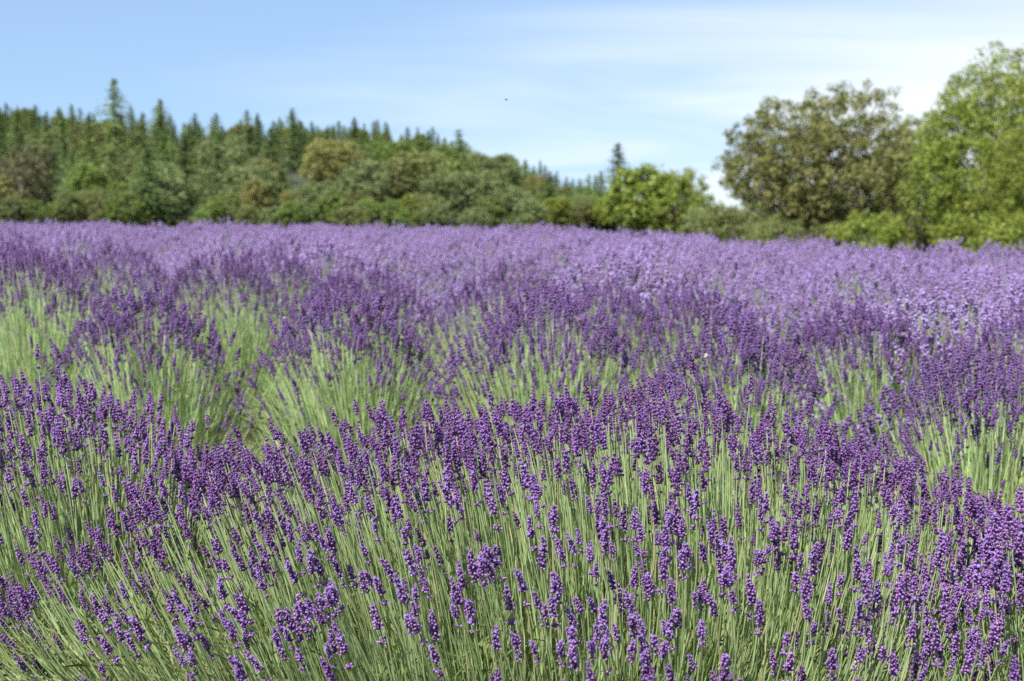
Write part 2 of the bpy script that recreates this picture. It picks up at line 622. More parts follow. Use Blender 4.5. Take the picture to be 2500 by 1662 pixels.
def stem_curves(P, D, rng, H, inward=0.45, lean_c=(0, 0), stiff=0.62):
    """Curves from the woody crown up to each spike's foot."""
    root = np.stack([P[:, 0] * inward, P[:, 1] * inward, np.full(len(P), 0.10 * H)], -1)
    root[:, :2] += rng.normal(0, 0.03, (len(P), 2))
    root[:, 2] += rng.uniform(0, 0.10, len(P)) * H
    L = np.linalg.norm(P - root, axis=1)
    ctrl = P - D * (L * stiff)[:, None]
    ctrl[:, 2] = np.maximum(ctrl[:, 2], root[:, 2] + 0.03)
    return root, ctrl


def leafy_mound(rng, n, a, b, H, top, llen, lw):
    """Narrow grey-green leaves on a low mound under the flower stems."""
    r = np.sqrt(rng.random(n)) * 0.98
    ph = rng.uniform(0, 6.283, n)
    x, y = a * r * np.cos(ph), b * r * np.sin(ph)
    z = H * top * np.clip(1 - r ** 2.6, 0.05, 1) * rng.uniform(0.45, 1.0, n)
    P0 = np.stack([x, y, z], -1)
    d = np.stack([np.cos(ph) * r * 0.9, np.sin(ph) * r * 0.9, 0.75 * np.ones(n)], -1) + rng.normal(0, 0.42, (n, 3))
    d /= np.linalg.norm(d, axis=1)[:, None]
    L = llen * rng.uniform(0.6, 1.25, n)[:, None]
    P2 = P0 + d * L
    P1 = P0 + d * L * 0.5 + rng.normal(0, 0.12, (n, 3)) * L
    P2[:, 2] -= 0.06 * L[:, 0]
    return ribbons(P0, P1, P2, lw * rng.uniform(0.7, 1.2, n), rng, 2)


def woody_crown(rng, a, b, H, n=26):
    g = Geo()
    for i in range(n):
        ph = rng.uniform(0, 6.28)
        r = rng.uniform(0.1, 0.8)
        e = np.array([a * r * math.cos(ph), b * r * math.sin(ph), H * rng.uniform(0.14, 0.3)])
        s = np.array([e[0] * 0.25, e[1] * 0.25, -0.03])
        m = (s + e) / 2 + np.array([0, 0, 0.04])
        t = np.linspace(0, 1, 5)[:, None]
        P = (1 - t) ** 2 * s + 2 * t * (1 - t) * m + t ** 2 * e
        tube_geo(g, P, np.linspace(0.009, 0.004, 5), 5, (0, 0.5, 0, 0))
    return g


VARIETY = {}


def spike_mats(kind):
    return {'dark': M_DARK, 'mid': M_MID, 'pale': M_PALE}[kind]


SPIKE_MESH = {}


def spike_mesh(lod, v, kind):
    key = (lod, v, kind)
    if key not in SPIKE_MESH:
        tv, tf, tcv = (SP_FINE if lod == 'fine' else SP_MED)[v]
        SPIKE_MESH[key] = mesh_np('flower_spike', tv, tf, tcv, spike_mats(kind), True)
    return SPIKE_MESH[key]


def visible_pick(Pw, how_many):
    """The spikes that show largest: inside the picture, nearest first."""
    d = Pw[:, 1]
    yv = Y_EYE - (Pw[:, 2] - CAM_Z) / d * FPX
    xv = 1250 + Pw[:, 0] / d * FPX
    inside = (xv > -20) & (xv < 2520) & (yv > 0) & (yv < 1690)
    score = d + np.where(inside, 0, 100)
    ids = np.argsort(score)[:how_many]
    return ids[inside[ids]]


def lavender_near(seed, loc, label, n, a, b, H, pick, extra, leaves, lod='fine', rest='rest', kind='dark', stem_w=0.0013, group=None, cull=None,
                  inward=0.45, llen=0.085, size=1.0, **kw):
    rng = np.random.default_rng(seed)
    root = thing('lavender_plant', label, 'lavender', (loc[0], loc[1], gz(*loc)), group=group)
    P, D = plant_shape(rng, n, a, b, H, **kw)
    if cull is not None:
        keep = cull(P)
        P, D = P[keep], D[keep]
    n = len(P)
    scl = rng.uniform(0.58, 0.92, n) * size
    roll = rng.uniform(0, 6.283, n)
    Pw = P + np.array([loc[0], loc[1], gz(*loc)])
    ids = visible_pick(Pw, pick)
    isobj = np.zeros(n, bool)
    isobj[ids] = True
    Rm = frame_from(D, roll)
    nv = 8 if lod == 'fine' else 5
    var = rng.integers(0, nv, n)
    for i in ids:
        o = bpy.data.objects.new('flower_spike', spike_mesh(lod, int(var[i]), kind))
        C.objects.link(o)
        o.parent = root
        o.location = P[i]
        o.rotation_euler = Matrix(Rm[i].tolist()).to_euler()
        o.scale = (scl[i],) * 3
    k = ~isobj
    temps = {'rest': SP_REST, 'low': SP_LOW}[rest]
    if k.sum():
        link('flower_spikes', join_spikes('flower_spikes', temps, P[k], D[k], roll[k], scl[k], var[k] % len(temps), spike_mats(kind), rng), root, kind='stuff')
    # flowering stems, then slender flowerless shoots and leaf blades between them
    r0, c0 = stem_curves(P, D, rng, H, inward)
    g = Geo()
    V, Q, c = ribbons(r0, c0, P, np.full(n, stem_w), rng, 5 if lod == 'fine' else 3, lod == 'fine')
    g.add(V, Q=Q, c=c)
    if extra:
        P2, D2 = plant_shape(rng, extra, a, b, H, **{**kw, 'flank': 1.0})
        if cull is not None:
            keep = cull(P2)
            P2, D2 = P2[keep], D2[keep]
        P2 = P2 * np.array([1, 1, 1]) - D2 * rng.uniform(0.02, 0.16, len(P2))[:, None]
        r2, c2 = stem_curves(P2, D2, rng, H, inward)
        V, Q, c = ribbons(r2, c2, P2, stem_w * rng.uniform(0.9, 1.7, len(P2)), rng, 4)
        g.add(V, Q=Q, c=c)
    link('stems', g.mesh('stems', M_STEM, True), root, kind='stuff')
    g = Geo()
    V, Q, c = leafy_mound(rng, leaves, a, b, H, 0.6, llen, 0.0021)
    g.add(V, Q=Q, c=c)
    link('leaves', g.mesh('leaves', M_LEAF, False), root, kind='stuff')
    link('woody_crown', woody_crown(rng, a, b, H).mesh('woody_crown', M_WOOD, True), root)
    return root


# the three plants of the front row
lavender_near(11, (-0.02, 2.22), 'broad sprawling dark purple lavender plant, its stems fanning out over leafy foliage',
              2700, 1.12, 0.80, 0.59, 300, 9500, 12000, lean_c=(0.42, 0.16), max_lean=(17, 27), p=1.9, edge=0.36, tilt=0.085, jit=0.025, flank=0.68,
              cull=lambda P: (P[:, 0] > -0.56 + 0.5 * (P[:, 1] + 0.42) + 0.1 * np.sin(P[:, 1] * 23)) | (P[:, 1] > -0.22) | (np.arange(len(P)) % 5 == 0),
              short=0.3, drop=0.14, inward=0.76, bias=(-0.09, 0), lump=0.03, size=0.88)
lavender_near(12, (-0.88, 2.55), 'dark purple lavender plant rising behind the sprawling one, beside the dark hollow',
              620, 0.50, 0.34, 0.57, 300, 1400, 2000, lean_c=(0.05, 0.0), max_lean=(22, 30), p=2.0, edge=0.45, flank=0.35, bias=(-0.05, 0), size=0.92)
lavender_near(13, (0.93, 1.88), 'densely flowered deep purple lavender plant crowding against the sprawling one, stems leaning outward',
              720, 0.42, 0.46, 0.56, 300, 1100, 1500, lean_c=(-0.12, 0.02), max_lean=(26, 34), p=2.0, edge=0.4, flank=0.6, size=1.02)


def px_loc(px, D):
    return ((px - 1250) / FPX * D, D)


# the plants of the second and third rows, one by one
MID = [  # photo x, distance, half width, height, label
    (350, 4.15, 0.46, 0.68, 'dark purple lavender plant at the dark hollow, green flank open below its flowers'),
    (850, 4.05, 0.44, 0.68, 'compact dark purple lavender plant at the dark hollow with a bee on its flowers'),
    (1330, 3.85, 0.52, 0.67, 'rounded dark purple lavender plant with a wide green skirt of stems'),
    (70, 5.00, 0.60, 0.77, 'tall dark purple lavender plant with a deep green flank of bare stems'),
    (1800, 3.50, 0.46, 0.61, 'dark purple lavender plant with a white moth on its flowers'),
    (2400, 3.15, 0.46, 0.62, 'dark purple lavender plant behind the densely flowered deep purple one'),
    (2120, 4.30, 0.52, 0.67, 'low dark purple lavender plant in front of the pale rows'),
    (1710, 4.85, 0.48, 0.70, 'upright dark purple lavender plant standing against the pale rows'),
    (1230, 5.5, 0.60, 0.71, None), (880, 5.6, 0.56, 0.71, None), (540, 5.9, 0.56, 0.72, None),
    (660, 6.9, 0.60, 0.73, None), (270, 7.0, 0.60, 0.73, None), (30, 7.3, 0.62, 0.75, None), (1480, 5.0, 0.42, 0.68, None),
    (2490, 3.95, 0.48, 0.66, None),
]
def mid_plant(i, px, D, R, H, lab):
    near = lab is not None
    return lavender_near(40 + i, px_loc(px, D), lab or 'dark purple lavender plant in the last dark row before the pale ones',
                         640 if near else 540, R, R, H + 0.025, 110 if near else 40, 1300, 900, lod='med', rest='low', kind='mid', stem_w=0.0017,
                         group=None if near else 'dark lavender plants before the pale rows', max_lean=(36, 36), p=1.7, edge=0.30,
                         bias=(-0.06, 0.0), llen=0.11, inward=0.5, flank=0.08, short=0.22, drop=0.22, cap=(0.32, 0.78), size=0.95)


last_row = []
for i, (px, D, R, H, lab) in enumerate(MID):
    if lab is not None or len(last_row) < 3:
        o = mid_plant(i, px, D, R, H, lab)
        if lab is None:
            last_row.append((o, R, H))
    else:                                              # a copy of one of the three, turned and sized
        src, R0, H0 = last_row[i % 3]
        o = src.copy()
        C.objects.link(o)
        x, y = px_loc(px, D)
        o.location = (x, y, gz(x, y))
        o.rotation_euler = (0, 0, 0.5 * math.sin(i * 2.3))
        o.scale = (R / R0, R / R0, (H + 0.02) / (H0 + 0.02))
        for ch in list(src.children):
            cc = ch.copy()
            C.objects.link(cc)
            cc.parent = o


# the pale rows behind: four grown plants, copied along the rows
def pale_proto(seed, R, H):
    rng = np.random.default_rng(seed)
    n = 760
    P, D = plant_shape(rng, n, R, R, H, max_lean=(42, 42), p=1.7, edge=0.3, jit=0.035, lump=0.06, flank=0.55)
    n = len(P)
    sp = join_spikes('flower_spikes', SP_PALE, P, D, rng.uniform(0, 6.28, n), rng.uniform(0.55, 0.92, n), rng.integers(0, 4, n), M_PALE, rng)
    r0, c0 = stem_curves(P, D, rng, H)
    g = Geo()
    V, Q, c = ribbons(r0, c0, P, np.full(n, 0.002), rng, 3)
    g.add(V, Q=Q, c=c)
    P2, D2 = plant_shape(rng, 500, R, R, H, max_lean=(42, 42), p=2.2, edge=0.5)
    P2 = P2 - D2 * rng.uniform(0.05, 0.2, len(P2))[:, None]
    r2, c2 = stem_curves(P2, D2, rng, H)
    V, Q, c = ribbons(r2, c2, P2, np.full(len(P2), 0.0026), rng, 3)
    g.add(V, Q=Q, c=c)
    V, Q, c = leafy_mound(rng, 700, R, R, H, 0.55, 0.12, 0.004)
    g.add(V, Q=Q, c=c)
    return sp, g.mesh('stems', M_STEM_FAR, False)


PALE = [pale_proto(500 + i, [0.62, 0.66, 0.58, 0.70][i], [0.72, 0.76, 0.68, 0.74][i]) for i in range(4)]


def pale_rows():
    rng = np.random.default_rng(77)
    u = np.array([-0.67, 0.742])
    nrm = np.array([0.742, 0.67])
    spots = []
    for k in range(0, 40):
        c = 4.15 + 1.0 * k
        for s in np.arange(-40, 40, 0.86):
            p = nrm * c + u * (s + rng.normal(0, 0.07)) + nrm * rng.normal(0, 0.08)
            if p[1] < 2.4 or abs(p[0]) > 0.44 * p[1] + 0.9 or p[1] > field_edge(p[0], p[1]):
                continue
            spots.append((p[0], p[1], k))
    spots.sort(key=lambda q: q[1])
    made = 0
    rest = []
    for (x, y, k) in spots:
        where, grp = ('in the middle rows of the field', 'pale lavender plants in the middle rows')
        if k == 0:
            where, grp = ('in the first pale row, next to the dark plants', 'pale lavender plants next to the dark ones')
        elif y > field_edge(x, y) - 2.2:
            where, grp = ('in the last row before the trees', 'pale lavender plants at the far edge')
        v = int(rng.integers(0, 4))
        sc = rng.uniform(0.86, 1.12) * (1.0 if y < 12 else 1.04)
        rz = rng.uniform(0, 6.28)
        if made < 298:
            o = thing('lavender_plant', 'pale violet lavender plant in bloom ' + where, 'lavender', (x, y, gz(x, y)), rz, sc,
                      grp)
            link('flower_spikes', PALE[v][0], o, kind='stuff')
            link('stems', PALE[v][1], o, kind='stuff')
            made += 1
        else:
            rest.append((x, y, v, sc, rz))
    print('pale plants', len(spots), 'rest', len(rest))
    if rest:                                                    # past 300: one mass, thinned plants at the far side of the field
        r2 = np.random.default_rng(5)
        Ps, Ds = [], []
        for (x, y, v, sc, rz) in rest:
            P, D = plant_shape(r2, 110, 0.64 * sc, 0.64 * sc, 0.74 * sc, max_lean=(42, 42), p=2.2, edge=0.66, lump=0.06)
            Ps.append(P + np.array([x, y, gz(x, y)]))
            Ds.append(D)
        P, D = np.concatenate(Ps), np.concatenate(Ds)
        n = len(P)
        tiny = [spike_template(600 + i, 0.055, 3, 4, BUD_LOW, 0.032, 0.0, 1.15, False, False).arrays() for i in range(2)]
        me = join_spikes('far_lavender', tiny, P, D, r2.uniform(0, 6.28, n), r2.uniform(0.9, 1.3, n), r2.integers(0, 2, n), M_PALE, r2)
        o = link('far_lavender', me, kind='stuff')
        o['label'] = 'far edge of the field, a mass of pale violet lavender in bloom'
        o['category'] = 'lavender'
        root = P.copy()
        root[:, 2] = ground_z(P[:, 0], P[:, 1])
        V, Q, c = ribbons(root, (root + P) / 2, P, np.full(n, 0.006), r2, 1)
        g = Geo()
        g.add(V, Q=Q, c=c)
        link('stems', g.mesh('stems', M_STEM_FAR), o, kind='stuff')


pale_rows()


# ------------------------------------------------------------------ trees
def leaf_cloud(rng, centers, radii, per, size, flat=0.75, up=0.5, dry=0.04):
    """Small diamond leaves gathered in clumps."""
    n = len(centers) * per
    cid = np.repeat(np.arange(len(centers)), per)
    d = rng.normal(0, 1, (n, 3))
    d /= np.linalg.norm(d, axis=1)[:, None]
    rr = rng.random(n) ** 0.45
    P = centers[cid] + d * (rr * radii[cid])[:, None] * np.array([1, 1, flat])
    nrm = d * 0.8 + np.array([0, 0, up]) + rng.normal(0, 0.55, (n, 3))
    nrm /= np.linalg.norm(nrm, axis=1)[:, None]
    Rm = frame_from(nrm, rng.uniform(0, 6.28, n))
    s = size * rng.uniform(0.6, 1.3, n)
    tv = np.array([[-0.5, 0, 0], [0, -0.32, 0.06], [0.5, 0, 0], [0, 0.32, 0.06]])
    V = np.einsum('vj,nij->nvi', tv, Rm) * s[:, None, None] + P[:, None, :]
    Q = np.arange(n * 4).reshape(n, 4)
    c = np.zeros((n, 4, 4))
    c[:, :, 0] = rr[:, None]
    c[:, :, 1] = np.clip(rng.random(n) * 0.6 + rng.random(len(centers))[cid] * 0.4, 0, 1)[:, None]
    c[:, :, 2] = (rng.random(n) < dry)[:, None] * 1.0
    c[:, :, 3] = rng.normal(0, 0.22, n)[:, None]
    return V.reshape(-1, 3), Q, c.reshape(-1, 4)


def broadleaf(seed, H, Wd, clumps, per, leaf, clump_r, skirt=0.12, trunk_r=0.22, lobes=7, hubs=12, shape=2.0, dry=0.04, shell=0.55):
    """Trunk with limbs, and a crown of leaf clumps on lobes. Crown from skirt*H to H, width Wd."""
    rng = np.random.default_rng(seed)
    cz = H * (skirt + 1) / 2
    hz = H * (1 - skirt) / 2
    la = rng.uniform(0, 6.28, lobes)
    le = np.arcsin(rng.uniform(-0.6, 0.95, lobes))
    lob = np.stack([np.cos(la) * np.cos(le), np.sin(la) * np.cos(le), np.sin(le)], -1)
    lw = rng.uniform(0.10, 0.30, lobes)
    d = rng.normal(0, 1, (clumps, 3))
    d /= np.linalg.norm(d, axis=1)[:, None]
    k = 0.74 + np.max(lw[None] * np.exp(4.5 * (d @ lob.T - 1)), axis=1) * 1.1 + rng.normal(0, 0.03, clumps)
    r = (1 - shell * rng.random(clumps) ** 1.6) * k
    cen = d * r[:, None] * np.array([Wd / 2, Wd / 2, hz])
    cen[:, 2] += cz
    low = cen[:, 2] < cz
    cen[low, :2] *= 1.0 / np.maximum(np.abs(d[low, 2:3]) * -0.0 + 1.0, 0.5)
    rad = clump_r * rng.uniform(0.6, 1.35, clumps)
    g = Geo()
    V, Q, c = leaf_cloud(rng, cen, rad, per, leaf, dry=dry)
    g.add(V, Q=Q, c=c)
    crown = g.arrays()
    t = Geo()
    top = H * 0.7
    zz = np.linspace(-0.2, top, 7)
    tx = np.cumsum(rng.normal(0, 0.02 * H / 7, 7))
    ty = np.cumsum(rng.normal(0, 0.02 * H / 7, 7))
    TP = np.stack([tx, ty, zz], -1)
    tube_geo(t, TP, np.linspace(trunk_r, trunk_r * 0.25, 7), 7, (0, 0, 0, 0))
    pick = cen[np.argsort(rng.random(clumps))[:hubs * 5]]
    for i, e in enumerate(pick):
        f = np.clip((e[2] - 0.15 * H) / H * rng.uniform(0.45, 0.8), 0.1, 0.62)
        j = f / 0.7 * 6
        a = int(min(j, 5))
        s = TP[a] + (TP[a + 1] - TP[a]) * (j - a)
        m = s + (e - s) * 0.5 + np.array([0, 0, -0.03 * H]) + rng.normal(0, 0.03 * H, 3)
        q = np.linspace(0, 1, 6)[:, None]
        P = (1 - q) ** 2 * s + 2 * q * (1 - q) * m + q ** 2 * e
        rr = trunk_r * (0.42 if i < hubs else 0.2)
        tube_geo(t, P, np.linspace(rr, rr * 0.2, 6), 4, (0, 0, 0, 0))
    return crown, t.arrays()


def conifer(seed, H, Wd, levels, per, droop=0.35, base=0.06, ragged=0.25, sprays=9, spray=0.5):
    rng = np.random.default_rng(seed)
    cen, nr, sz, rn = [], [], [], []
    t = Geo()
    zz = np.linspace(-0.3, H, 6)
    tube_geo(t, np.stack([np.cumsum(rng.normal(0, 0.012, 6)) * H * 0.2, np.zeros(6), zz], -1), np.linspace(H * 0.014, 0.02, 6), 6, (0, 0, 0, 0))
    for l in range(levels):
        f = base + (1 - base) * ((l + rng.random() * 0.7) / levels)
        z = H * f
        full = Wd / 2 * (1 - f) ** 0.85 * min(1, (f - base) / 0.07 + 0.6)
        for k in range(per):
            a = rng.uniform(0, 6.28)
            Ln = (full + 0.03 * Wd) * (1 + rng.normal(0, ragged))
            if Ln <= 0.05:
                continue
            dirv = np.array([math.cos(a), math.sin(a), 0])
            lift = rng.uniform(0.0, 0.25) * (0.3 + f)
            for j in range(sprays):
                s = (j + rng.random()) / sprays
                p = dirv * Ln * s + np.array([0, 0, z + Ln * (lift * s - droop * s * s)])
                p[:2] += np.array([-dirv[1], dirv[0]]) * rng.normal(0, 0.16) * Ln * s
                cen.append(p)
                nr.append(np.array([dirv[0] * 0.45, dirv[1] * 0.45, 0.75]) + rng.normal(0, 0.42, 3))
                sz.append(spray * rng.uniform(0.6, 1.25) * (0.55 + 0.45 * (1 - f)))
                rn.append(s)
            if k < 2 and l % 2 == 0:
                e = dirv * Ln * 0.8 + np.array([0, 0, z + Ln * (lift * 0.8 - droop * 0.64)])
                s0 = np.array([0, 0, z])
                tube_geo(t, np.array([s0, (s0 + e) / 2 + np.array([0, 0, 0.05 * Ln]), e]), [H * 0.003, H * 0.002, 0.01], 3, (0, 0, 0, 0))
    cen, nr, sz, rn = np.array(cen), np.array(nr), np.array(sz), np.array(rn)
    n = len(cen)
    nr /= np.linalg.norm(nr, axis=1)[:, None]
    Rm = frame_from(nr, rng.uniform(0, 6.28, n))
    tv = np.array([[-0.5, 0, -0.05], [0, -0.27, 0.03], [0.5, 0, -0.05], [0, 0.27, 0.03]])
    V = np.einsum('vj,nij->nvi', tv, Rm) * sz[:, None, None] + cen[:, None, :]
    c = np.zeros((n, 4, 4))
    c[:, :, 0] = rn[:, None]
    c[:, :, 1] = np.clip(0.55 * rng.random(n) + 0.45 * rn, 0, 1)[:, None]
    c[:, :, 3] = rng.normal(0, 0.2, n)[:, None]
    return (V.reshape(-1, 3), [np.arange(n * 4).reshape(n, 4)], c.reshape(-1, 4)), t.arrays()


TREE_MATS = {
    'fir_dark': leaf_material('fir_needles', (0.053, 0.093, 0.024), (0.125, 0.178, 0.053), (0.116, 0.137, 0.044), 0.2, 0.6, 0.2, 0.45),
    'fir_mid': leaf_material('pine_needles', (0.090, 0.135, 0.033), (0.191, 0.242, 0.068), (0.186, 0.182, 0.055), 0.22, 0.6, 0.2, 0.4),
    'green': leaf_material('green_foliage', (0.084, 0.139, 0.024), (0.197, 0.269, 0.059), (0.278, 0.274, 0.077), 0.3, 0.5, 0.3, 0.4),
    'walnut': leaf_material('walnut_foliage', (0.099, 0.111, 0.031), (0.223, 0.219, 0.068), (0.244, 0.194, 0.088), 0.27, 0.55, 0.3, 0.2),
    'bright': leaf_material('bright_foliage', (0.113, 0.161, 0.021), (0.266, 0.311, 0.051), (0.327, 0.280, 0.068), 0.33, 0.5, 0.3, 0.3),
    'sage': leaf_material('sage_foliage', (0.110, 0.148, 0.051), (0.226, 0.274, 0.106), (0.255, 0.228, 0.099), 0.25, 0.6, 0.25, 0.4),
    'olive': leaf_material('olive_foliage', (0.090, 0.112, 0.031), (0.209, 0.226, 0.070), (0.244, 0.194, 0.088), 0.27, 0.55, 0.3, 0.4),
    'gold': leaf_material('yellowing_foliage', (0.160, 0.165, 0.045), (0.285, 0.272, 0.090), (0.31, 0.25, 0.09), 0.3, 0.55, 0.25, 0.25),
    'brown': leaf_material('brownish_foliage', (0.098, 0.102, 0.048), (0.185, 0.182, 0.088), (0.21, 0.18, 0.09), 0.2, 0.6, 0.2, 0.25),
}
_cache = {}


def crown_mesh(key, arr):
    if key not in _cache:
        _cache[key] = mesh_np('crown', *arr, TREE_MATS['green'])
    return _cache[key]


def trunk_mesh(key, arr):
    if key not in _cache:
        _cache[key] = mesh_np('trunk', *arr, M_BARK, True)
    return _cache[key]


def plant_tree(name, label, cat, proto, key, mat, x, y, H0, H, widen=1.0, rz=0.0, group=None, sink=0.0):
    s = H / H0
    o = thing(name, label, cat, (x, y, gz(x, y) - sink), rz, (s * widen, s * widen, s), group)
    link('trunk', trunk_mesh(('t', key), proto[1]), o)
    cr = link('crown', crown_mesh(key, proto[0]), o)
    cr.material_slots[0].link = 'OBJECT'
    cr.material_slots[0].material = TREE_MATS[mat]
    return o


CON = [conifer(700, 18, 7.0, 64, 7, 0.3, 0.03, 0.42, 10, 0.6), conifer(701, 18, 5.6, 64, 7, 0.2, 0.03, 0.45, 10, 0.6),
       conifer(702, 18, 8.0, 58, 7, 0.35, 0.05, 0.5, 11, 0.62), conifer(703, 18, 6.2, 62, 7, 0.25, 0.03, 0.35, 10, 0.58),
       conifer(704, 18, 7.4, 50, 7, 0.25, 0.06, 0.6, 10, 0.68)]
BRO = [broadleaf(800, 8, 8.6, 190, 60, 0.30, 0.75, 0.05), broadleaf(801, 8, 7.0, 170, 60, 0.30, 0.7, 0.04, shape=2),
       broadleaf(802, 8, 10.0, 230, 60, 0.30, 0.75, 0.03, lobes=10), broadleaf(803, 8, 6.0, 150, 60, 0.28, 0.65, 0.06, lobes=5),
       broadleaf(804, 8, 9.0, 200, 60, 0.26, 0.7, 0.0, lobes=9)]


SPECIAL = []


def screen_tree(kind, idx, mat, px, D, top_px, label, name, widen=1.0, rz=0.5, group=None, cat='tree', sink=0.0):
    """A tree whose foot is on the ground at distance D and whose top reaches a height read off the photograph."""
    x = (px - 1250) / FPX * D
    ztop = CAM_Z + (Y_EYE - top_px) / FPX * D
    SPECIAL.append((px, D, 70, top_px))
    H = ztop - gz(x, D) + sink
    if kind == 'con':
        return plant_tree(name, label, cat, CON[idx], ('con', idx), mat, x, D, 18, H, widen, rz, group, sink)
    return plant_tree(name, label, cat, BRO[idx], ('bro', idx), mat, x, D, 8, H, widen, rz, group, sink)


# single trees that stand out
screen_tree('con', 2, 'fir_mid', 292, 190, 198, 'tallest conifer, its ragged tip standing clear above the forested hill', 'conifer_tree', 1.35, 0.3)
screen_tree('con', 3, 'fir_dark', 1506, 190, 352, 'lone tall conifer on the low saddle beside the rounded green trees', 'conifer_tree', 2.1, 1.1)
screen_tree('con', 0, 'fir_dark', 1466, 200, 418, 'short conifer close beside the lone tall one', 'conifer_tree', 1.4, 2.1)
screen_tree('bro', 2, 'sage', 1130, 120, 408, 'wide domed sage-green tree at the foot of the hill', 'broadleaf_tree', 1.35, 0.4)
screen_tree('bro', 0, 'sage', 892, 125, 385, 'tall grey-green broadleaf tree beside the bright yellow-green one', 'broadleaf_tree', 0.85, 1.0)
screen_tree('bro', 3, 'bright', 995, 112, 470, 'small bright yellow-green tree between two grey-green ones', 'broadleaf_tree', 1.15, 2.0)
screen_tree('bro', 1, 'bright', 1575, 96, 392, 'rounded bright green tree, taller of the clump on the saddle', 'broadleaf_tree', 1.15, 0.7)
screen_tree('bro', 4, 'bright', 1655, 94, 408, 'rounded bright green tree beside the taller one on the saddle', 'broadleaf_tree', 0.95, 2.9)
screen_tree('bro', 0, 'bright', 1500, 104, 470, 'low wide bright green tree before the lone conifer', 'broadleaf_tree', 1.25, 1.7)
screen_tree('bro', 3, 'olive', 1420, 104, 482, 'small dark olive tree at the field edge beside the bright green clump', 'broadleaf_tree', 1.1, 1.2)
screen_tree('bro', 4, 'brown', 60, 118, 345, 'broad brownish tree at the foot of the hill', 'broadleaf_tree', 0.85, 1.9)
screen_tree('bro', 1, 'green', 222, 112, 390, 'leafy green tree in front of the tallest conifer', 'broadleaf_tree', 0.8, 0.2)
screen_tree('bro', 2, 'gold', 800, 175, 330, 'large yellowing tree partway up the hill', 'broadleaf_tree', 0.75, 2.2)
screen_tree('bro', 0, 'gold', 850, 210, 345, 'yellowing tree just above the large yellowing one', 'broadleaf_tree', 0.8, 0.9)
screen_tree('bro', 3, 'gold', 15, 108, 415, 'slim yellowing tree beside the broad brownish one', 'broadleaf_tree', 0.75, 1.3)
screen_tree('bro', 3, 'gold', 705, 110, 455, 'narrow tree with orange-yellow leaves at the edge of the field', 'broadleaf_tree', 0.7, 0.1)
screen_tree('bro', 1, 'gold', 630, 108, 430, 'yellow-green tree at the field edge beside the narrow orange-yellow one', 'broadleaf_tree', 0.8, 0.6)


